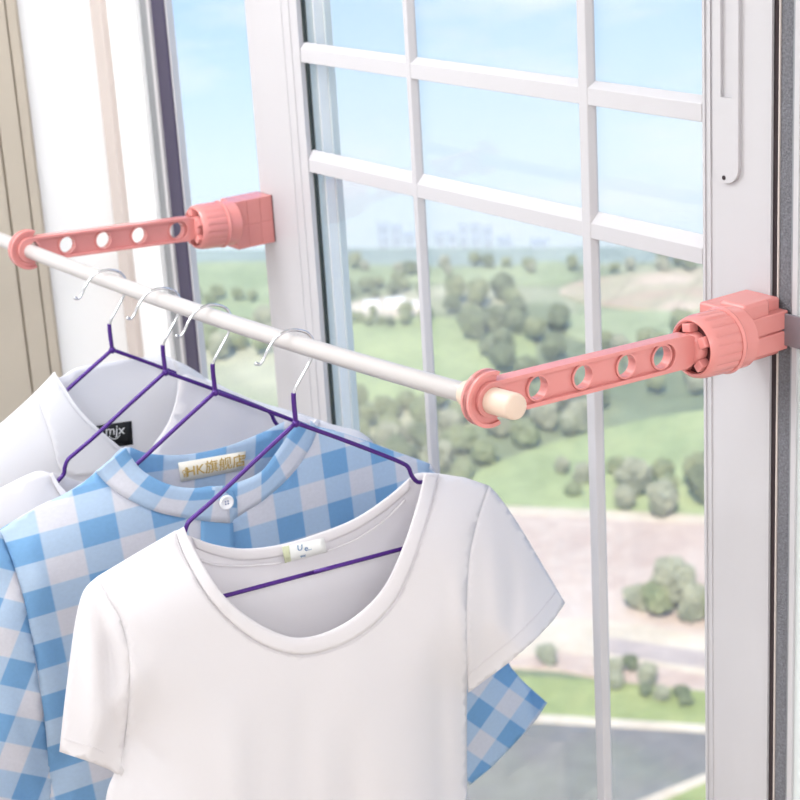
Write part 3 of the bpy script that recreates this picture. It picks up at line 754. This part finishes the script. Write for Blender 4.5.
# ---- white collared shirt on the first hanger
P1 = Plane(HP[0])
ws = empty('collared_shirt', HP[0]); tag(ws, 'white collared shirt at the far left, black label inside its open neck', 'shirt')
s1l = cm([(55, 372), (42, 386), (18, 409), (-8, 430), (-60, 462)], 3)
s1al = cm([(-60, 462), (-48, 520), (-40, 640), (-40, 860)], 3)
s1r = cm([(205, 378), (250, 399), (300, 414), (330, 424)], 3)
s1ar = cm([(330, 424), (322, 480), (318, 620), (320, 860)], 3)
se1 = [s1l, s1al, s1r, s1ar]
sm1 = [[P1.uv(*p) for p in s] for s in se1]
outl = [(55, 372), (60, 386), (72, 405), (88, 422), (104, 436), (124, 453), (150, 490), (165, 520), (182, 470), (196, 420), (205, 378)]+s1r[1:]+s1ar[1:]+[(140, 885)]+list(reversed(s1al))[:-1]+list(reversed(s1l))[:-1]
f1 = folds(5.7, .004, 12, 3, -.18)
panel('front_panel', P1, outl, se1, M['shirtw'], ws, .020, .09, .010, f1)
w1 = lambda p: .020*math.sin(min(1, min(poly_dist(p, s) for s in sm1)/.09)*PI/2)
outl = cm([(55, 372), (60, 378), (77, 368), (110, 362), (147, 357), (160, 354), (173, 359), (190, 369), (205, 378)], 3)+s1r[1:]+s1ar[1:]+[(140, 885)]+list(reversed(s1al))[:-1]+list(reversed(s1l))[:-1]
panel('back_panel', P1, outl, se1, M['shirtw'], ws, -.018, .09, .011, None)
w1b = lambda p: -.018*math.sin(min(1, min(poly_dist(p, s) for s in sm1)/.09)*PI/2)
# collar leaf lying over the left front, and its far wing
panel('collar_leaf', P1, cm([(54, 373), (63, 386), (76, 406), (97, 428), (124, 451)], 3)+cm([(126, 462), (112, 470), (98, 474), (84, 476), (62, 472), (52, 440), (40, 405), (36, 392)], 3), [], M['shirtw'], ws, 0, .1, .008, lambda u, v: w1(Vector((u, v)))+.004+.002*noise.noise(Vector((u*20, v*20, 3))), thick=.0018)
panel('collar_leaf', P1, cm([(172, 359), (178, 375), (177, 398), (168, 424), (152, 447)], 3)+cm([(176, 440), (205, 420), (214, 400), (206, 379), (188, 366)], 3), [], M['shirtw'], ws, 0, .1, .008, lambda u, v: w1(Vector((u, v)))+.003, thick=.0018)
strip('collar_edge', P1, [(55, 373), (64, 386), (77, 406), (98, 428), (125, 451)], [(52, 374), (62, 389), (75, 409), (96, 431), (123, 453)], lambda p: w1(p)+.006, M['shirtw'], ws, .0016)
patch('neck_label', P1, [(88, 427), (131.5, 421), (133, 444.5), (92, 450)], lambda p: w1b(p)+.003, M['blacklab'], ws)
wq1 = w1b(P1.uv(112, 432))+.0045
text_on('lettering', 'mjx', P1, (115, 430.5), (153, 427.5), .0165, wq1, M['whitethread'], ws)
seam('lettering_smile', P1, [(109, 436), (112, 438.5), (116.5, 438.5), (120, 435)], lambda p: wq1+.0004, M['whitethread'], ws, .00055)

# ------------------------------------------------------------------ outdoors
GZ = -60.
def land_mat(name, a, b, c=None, scale=.05, scale2=.6):
    m = bpy.data.materials.new(name); m.use_nodes = True; nt = m.node_tree; N = nt.nodes; L = nt.links
    bs = N['Principled BSDF']; bs.inputs['Roughness'].default_value = .95; bs.inputs['Specular IOR Level'].default_value = .1
    tc = N.new('ShaderNodeTexCoord')
    n1 = N.new('ShaderNodeTexNoise'); n1.inputs['Scale'].default_value = scale; n1.inputs['Detail'].default_value = 5; L.new(tc.outputs['Object'], n1.inputs['Vector'])
    r = N.new('ShaderNodeValToRGB'); r.color_ramp.elements[0].position = .38; r.color_ramp.elements[1].position = .64
    r.color_ramp.elements[0].color = lin(a); r.color_ramp.elements[1].color = lin(b)
    if c: e = r.color_ramp.elements.new(.52); e.color = lin(c)
    L.new(n1.outputs['Fac'], r.inputs[0])
    n2 = N.new('ShaderNodeTexNoise'); n2.inputs['Scale'].default_value = scale2; n2.inputs['Detail'].default_value = 3; L.new(tc.outputs['Object'], n2.inputs['Vector'])
    mx = N.new('ShaderNodeMix'); mx.data_type = 'RGBA'; mx.blend_type = 'OVERLAY'; mx.inputs['Factor'].default_value = .25
    L.new(r.outputs[0], mx.inputs['A']); L.new(n2.outputs['Fac'], mx.inputs['B']); L.new(mx.outputs['Result'], bs.inputs['Base Color'])
    return m
far_a = on_z(170, 250, GZ); far_b = on_z(700, 246, GZ); dd = (far_b-far_a).normalized()
def slab(name, pts, z0, z1, material):
    bm = bmesh.new(); lo = [bm.verts.new((p[0], p[1], z0)) for p in pts]; hi = [bm.verts.new((p[0], p[1], z1)) for p in pts]
    bm.faces.new(lo); bm.faces.new(list(reversed(hi)))
    for i in range(len(pts)): bm.faces.new((lo[i], lo[(i+1) % len(pts)], hi[(i+1) % len(pts)], hi[i]))
    bmesh.ops.triangulate(bm, faces=[f for f in bm.faces if len(f.verts) > 4])
    o = from_bm(name, bm, material); tag(o, kind='structure'); return o
g_green = land_mat('mixed_green_land', (126, 136, 104), (188, 186, 156), (148, 156, 120), .045, .3)
slab('ground', [far_a-dd*260, far_b+dd*260, Vector((320, -40, 0)), Vector((-60, -320, 0))], GZ-2, GZ, g_green)
def field(name, px, material, h, sm=True):
    pts = [on_z(x, y, GZ) for x, y in px]
    if sm: pts = catmull(pts, 5, True)
    return slab(name, pts, GZ-.5, GZ+h, material)
G1 = land_mat('bright_meadow', (160, 172, 122), (178, 188, 134), None, .1, .5)
G2 = land_mat('sage_meadow', (150, 162, 120), (176, 184, 142), None, .08, .5)
G3 = land_mat('tan_field', (196, 172, 148), (212, 192, 168), (186, 178, 146), .1, .4)
G4 = land_mat('pink_gravel', (200, 178, 162), (216, 198, 182), None, .1, .8)
G5 = land_mat('pale_concrete', (212, 198, 176), (224, 212, 190), None, .2, 1)
G6 = land_mat('dark_asphalt', (132, 128, 124), (148, 144, 138), (134, 134, 122), .08, .6)
G7 = land_mat('olive_lawn', (146, 158, 98), (168, 176, 116), None, .2, 1)
G8 = land_mat('far_woods', (146, 160, 150), (162, 174, 160), None, .05, .2)
field('far_woodland', [(-100, 262), (-100, 252), (300, 250), (900, 246), (900, 258), (600, 264), (300, 268)], G8, .10)
field('meadow', [(335, 330), (420, 318), (500, 326), (535, 345), (520, 385), (450, 402), (330, 392)], G1, .14)
field('meadow', [(160, 268), (260, 262), (470, 268), (560, 262), (560, 284), (380, 282), (160, 290)], G2, .12)
field('meadow', [(150, 290), (260, 285), (300, 320), (290, 340), (150, 345)], G2, .15)
field('tan_field', [(560, 290), (620, 276), (760, 268), (780, 300), (680, 312), (590, 304)], G3, .18)
field('meadow', [(560, 320), (640, 312), (780, 318), (780, 345), (600, 345)], G2, .19)
field('settlement_yard', [(350, 306), (380, 299), (425, 303), (420, 314), (370, 318)], G5, .2)
field('lawn', [(470, 480), (530, 452), (600, 432), (690, 414), (800, 412), (800, 528), (620, 520), (490, 502)], G1, .22)
field('gravel_yard', [(440, 512), (560, 516), (820, 530), (820, 735), (700, 700), (560, 672), (440, 664)], G4, .26, False)
field('pale_path', [(430, 506), (560, 511), (820, 524), (820, 533), (560, 519), (430, 514)], G5, .30, False)
field('pale_path', [(430, 640), (500, 620), (590, 622), (640, 628), (820, 665), (820, 702), (640, 666), (560, 655), (430, 672)], G5, .30, False)
field('asphalt_road', [(600, 640), (820, 672), (820, 690), (600, 656)], land_mat('grey_road', (186, 172, 164), (198, 184, 174)), .32, False)
field('lawn', [(430, 690), (520, 680), (600, 684), (820, 708), (820, 748), (560, 722), (430, 712)], G7, .34, False)
field('asphalt_road', [(430, 718), (560, 727), (820, 744), (820, 900), (430, 900)], G6, .38, False)
field('kerb', [(430, 714), (560, 721), (820, 738), (820, 745), (560, 729), (430, 722)], G5, .46, False)
field('lawn', [(640, 812), (700, 786), (820, 745), (820, 900), (640, 900)], G7, .42, False)
field('kerb', [(620, 815), (700, 782), (820, 736), (820, 746), (702, 790), (632, 820)], G5, .50, False)

leafA = land_mat('mid_foliage', (112, 122, 88), (156, 158, 120), None, .5, 2)
leafB = land_mat('grey_green_foliage', (130, 134, 112), (172, 170, 144), None, .5, 2)
leafC = land_mat('dark_foliage', (92, 102, 76), (130, 136, 102), None, .5, 2)
bark = mat('bark', (110, 98, 86), .9, var=.2)
def crown_mesh(seed, leafm, tall):
    rnd = random.Random(seed); bm = bmesh.new()
    for k in range(11):
        a = rnd.uniform(0, 2*PI); rr = rnd.uniform(0, .42); h = rnd.uniform(.35, .95)*tall
        s = rnd.uniform(.26, .40)*(1.15-.5*abs(h/tall-.6))
        b2 = bmesh.new(); bmesh.ops.create_icosphere(b2, subdivisions=3, radius=s)
        off_ = Vector((rr*math.cos(a)*(1.2-h/tall*.6), rr*math.sin(a)*(1.2-h/tall*.6), h))
        for v in b2.verts:
            d = v.co.normalized(); v.co += d*(.12*noise.noise(d*3+Vector((seed, k, 0)))+.16*noise.noise(d*9+Vector((k, seed, 2)))); v.co += off_
        me = bpy.data.meshes.new('t'); b2.to_mesh(me); b2.free(); bm.from_mesh(me); bpy.data.meshes.remove(me)
    me = bpy.data.meshes.new('crown'); bm.to_mesh(me); bm.free(); me.materials.append(leafm)
    return me
def trunk_mesh(tall):
    bm = bmesh.new(); add_tube(bm, [(0, 0, -.02), (.01, 0, .2*tall), (0, .01, .6*tall)], [.06, .045, .02], 8)
    me = bpy.data.meshes.new('trunk'); bm.to_mesh(me); bm.free(); me.materials.append(bark); return me
protos = [(crown_mesh(i, (leafA, leafB, leafC, leafA, leafB, leafC)[i], (1.1, 1.0, 1.2, .8, 1.5, .9)[i]), trunk_mesh((1.1, 1.0, 1.2, .8, 1.5, .9)[i])) for i in range(6)]
def tree(x, y, pxw, k, name, label, cat, group):
    if group is None: placed.append((on_z(x, y, GZ), pxw*(on_z(x, y, GZ)-C).dot(RZ)/F*.5))
    p = on_z(x, y, GZ+.2); s = pxw*(p-C).dot(RZ)/F/1.15
    e = empty(name, p); e.rotation_euler.z = random.uniform(0, 6.28); e.scale = (s, s, s*random.uniform(.85, 1.1))
    tag(e, label, cat, group)
    c = bpy.data.objects.new('crown', protos[k][0]); COL.objects.link(c); c.parent = e
    t = bpy.data.objects.new('trunk', protos[k][1]); COL.objects.link(t); t.parent = e
R = random.Random(11); placed = [(on_z(676, 612, GZ), 1.0), (on_z(546, 664, GZ), 1.2)]
def belt(poly, n, w0, w1, ks, name, label, cat, group):
    xs = [p[0] for p in poly]; ys = [p[1] for p in poly]; c = 0; g = 0
    while c < n and g < 4000:
        g += 1; x, y = R.uniform(min(xs), max(xs)), R.uniform(min(ys), max(ys))
        if inside((x, y), poly):
            f = (y-250)/450
            pw = R.uniform(w0, w1); p = on_z(x, y, GZ); r_ = pw*(p-C).dot(RZ)/F*.5
            if any((p-a).length < (r_+b)*1.22 for a, b in placed): continue
            placed.append((p, r_)); tree(x, y, pw, R.choice(ks), name, label, cat, group); c += 1
belt([(345, 408), (400, 405), (480, 412), (600, 398), (600, 432), (520, 450), (455, 492), (350, 470)], 46, 20, 34, (0, 1, 2, 3), 'tree', 'tree in the dense dark green belt below the bright meadow', 'tree', 'trees in the belt below the meadow')
belt([(430, 300), (520, 296), (560, 330), (560, 385), (500, 392), (460, 350)], 22, 14, 26, (0, 2, 5), 'tree', 'tree in the wood right of the slim left glazing bar', 'tree', 'trees in the wood beyond the arm')
belt([(330, 285), (430, 284), (430, 298), (330, 298)], 12, 9, 15, (0, 2), 'tree', 'small far tree above the white yard', 'tree', 'small far trees above the yard')
belt([(355, 318), (430, 316), (430, 326), (355, 326)], 9, 9, 14, (0, 2, 3), 'tree', 'small far tree just below the white yard', 'tree', 'small far trees below the yard')
belt([(170, 340), (280, 332), (280, 356), (170, 360)], 11, 16, 26, (1, 3, 0), 'tree', 'tree seen in the open gap left of the sash', 'tree', 'trees seen through the open gap')
belt([(170, 300), (280, 296), (280, 304), (170, 308)], 9, 9, 15, (1, 0), 'tree', 'far small tree seen in the open gap left of the sash', 'tree', 'far trees seen through the open gap')
belt([(300, 268), (700, 262), (700, 272), (300, 276)], 22, 8, 14, (1, 0, 2), 'tree', 'tiny far tree on the hazy edge of the land', 'tree', 'tiny far trees on the skyline')
belt([(620, 500), (650, 485), (705, 478), (720, 515), (630, 520)], 12, 24, 36, (0, 2, 1), 'tree', 'tree in the clump at the lawn corner beside the right stile', 'tree', 'trees at the lawn corner')
belt([(560, 470), (620, 462), (640, 500), (570, 500)], 5, 14, 22, (1, 3), 'tree', 'small tree on the bright lawn', 'tree', 'small trees on the lawn')
belt([(600, 340), (705, 335), (705, 395), (600, 400)], 14, 14, 26, (0, 1, 3), 'tree', 'tree in the scattered row above the lawn', 'tree', 'scattered trees above the lawn')
for sx, sy, sw, sk in ((637, 610, 28, 1), (655, 616, 30, 0), (694, 619, 34, 1), (715, 624, 30, 0)):
    tree(sx, sy, sw, sk, 'shrub', 'low rounded shrub around the tall tree on the gravel yard', 'shrub', 'shrubs on the gravel yard')
tree(676, 612, 44, 4, 'tree', 'tall feathery tree standing in the gravel yard', 'tree', None)
belt([(600, 668), (640, 670), (660, 690), (610, 690)], 6, 14, 24, (1, 2), 'shrub', 'dark shrub beside the pale path', 'shrub', 'shrubs beside the pale path')
belt([(640, 690), (690, 700), (690, 708), (640, 698)], 4, 12, 18, (1, 2), 'shrub', 'low shrub in the row above the kerb', 'shrub', 'shrubs above the kerb')
tree(546, 664, 22, 1, 'shrub', 'single small shrub between the two sleeves and glazing bar', 'shrub', None)
# pale distant buildings
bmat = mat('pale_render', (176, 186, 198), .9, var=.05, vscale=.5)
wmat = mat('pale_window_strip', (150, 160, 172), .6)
def building(x, y, wpx, hpx, label):
    p = on_z(x, y, GZ+.1); k = (p-C).dot(RZ)/F; w = wpx*k; h = hpx*k*1.05
    e = empty('building', p); e.rotation_euler.z = math.atan2(RX.y, RX.x); tag(e, label, 'building', 'pale blocks on the skyline')
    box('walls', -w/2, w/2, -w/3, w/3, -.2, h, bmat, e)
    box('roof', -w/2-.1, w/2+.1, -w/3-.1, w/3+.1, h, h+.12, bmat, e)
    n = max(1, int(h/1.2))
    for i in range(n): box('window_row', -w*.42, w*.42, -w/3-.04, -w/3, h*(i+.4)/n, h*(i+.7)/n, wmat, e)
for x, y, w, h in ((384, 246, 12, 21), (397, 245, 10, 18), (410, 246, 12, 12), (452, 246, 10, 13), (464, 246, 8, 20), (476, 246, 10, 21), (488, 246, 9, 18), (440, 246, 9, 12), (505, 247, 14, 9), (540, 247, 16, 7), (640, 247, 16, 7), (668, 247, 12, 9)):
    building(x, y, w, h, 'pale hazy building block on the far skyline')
for x, y, w, h in ((372, 308, 14, 6), (395, 306, 18, 6), (413, 308, 10, 5)):
    p = on_z(x, y, GZ+.1); k = (p-C).dot(RZ)/F
    e = empty('shed', p); e.rotation_euler.z = math.atan2(RX.y, RX.x)+.1; tag(e, 'low white shed in the far yard above the meadow', 'shed', 'white sheds in the far yard')
    box('walls', -w*k/2, w*k/2, -w*k/3, w*k/3, -.2, h*k, M['wall'], e); box('roof', -w*k/2-.1, w*k/2+.1, -w*k/3-.1, w*k/3+.1, h*k, h*k+.15, M['wall'], e)

# haze over the land
HAZE = .0012
if HAZE:
    bm = bmesh.new(); q = [far_a-dd*60-Vector((0, 0, 0)), far_b+dd*60, Vector((60, 20, 0)), Vector((-30, 4, 0))]
    lo = [bm.verts.new((p[0], p[1], GZ-1)) for p in q]; hi = [bm.verts.new((p[0], p[1], 6)) for p in q]
    bm.faces.new(lo); bm.faces.new(list(reversed(hi)))
    for i in range(4): bm.faces.new((lo[i], lo[(i+1) % 4], hi[(i+1) % 4], hi[i]))
    hm = bpy.data.materials.new('haze'); hm.use_nodes = True; N = hm.node_tree.nodes; N.remove(N['Principled BSDF'])
    v = N.new('ShaderNodeVolumeScatter'); v.inputs['Density'].default_value = HAZE; v.inputs['Color'].default_value = (1, .99, .97, 1); v.inputs['Anisotropy'].default_value = .2
    hm.node_tree.links.new(v.outputs[0], N['Material Output'].inputs['Volume'])
    o = from_bm('haze', bm, hm); tag(o, 'thin pale haze hanging over the land outside', 'haze', kind='stuff')

# ------------------------------------------------------------------ daylight
w = bpy.data.worlds.new('sky'); S.world = w; w.use_nodes = True; nt = w.node_tree; N = nt.nodes; L = nt.links
bg = N['Background']; bg.inputs['Strength'].default_value = 1.12
tc = N.new('ShaderNodeTexCoord'); sp = N.new('ShaderNodeSeparateXYZ'); L.new(tc.outputs['Generated'], sp.inputs[0])
mr = N.new('ShaderNodeMapRange'); mr.inputs['From Min'].default_value = -.30; mr.inputs['From Max'].default_value = .30; L.new(sp.outputs[2], mr.inputs[0])
r = N.new('ShaderNodeValToRGB'); cr = r.color_ramp
cr.elements[0].position = 0; cr.elements[0].color = lin((205, 212, 214))
cr.elements[1].position = 1; cr.elements[1].color = lin((120, 170, 235))
for z, c in ((-.262, (222, 232, 238)), (-.238, (226, 241, 248)), (-.19, (222, 242, 253)), (-.14, (198, 229, 253)), (-.09, (172, 212, 252)), (.0, (160, 205, 250))):
    e = cr.elements.new((z+.3)/.6); e.color = lin(c)
L.new(mr.outputs[0], r.inputs[0])
mp = N.new('ShaderNodeMapping'); mp.inputs['Scale'].default_value = (6, 6, 22); L.new(tc.outputs['Generated'], mp.inputs[0])
nz = N.new('ShaderNodeTexNoise'); nz.inputs['Scale'].default_value = 1.6; nz.inputs['Detail'].default_value = 6; nz.inputs['Roughness'].default_value = .6; L.new(mp.outputs[0], nz.inputs['Vector'])
cr2 = N.new('ShaderNodeValToRGB'); cr2.color_ramp.elements[0].position = .50; cr2.color_ramp.elements[1].position = .78; L.new(nz.outputs['Fac'], cr2.inputs[0])
ml = N.new('ShaderNodeMath'); ml.operation = 'MULTIPLY'; ml.inputs[1].default_value = .75; L.new(cr2.outputs[0], ml.inputs[0])
mx = N.new('ShaderNodeMix'); mx.data_type = 'RGBA'; mx.inputs['B'].default_value = lin((246, 250, 254)); L.new(ml.outputs[0], mx.inputs['Factor']); L.new(r.outputs[0], mx.inputs['A'])
L.new(mx.outputs['Result'], bg.inputs['Color'])
su = bpy.data.lights.new('sun', 'SUN'); su.energy = 6.6; su.angle = math.radians(2); su.color = (1, .93, .82)
so = bpy.data.objects.new('sun', su); COL.objects.link(so)
so.rotation_euler = Vector((-.55, .55, -.75)).to_track_quat('-Z', 'Y').to_euler(); so.location = (3, -3, 8)

vs = S.view_settings; vs.view_transform = 'Standard'; vs.look = 'None'; vs.gamma = 1; vs.use_curve_mapping = False; vs.exposure = .16
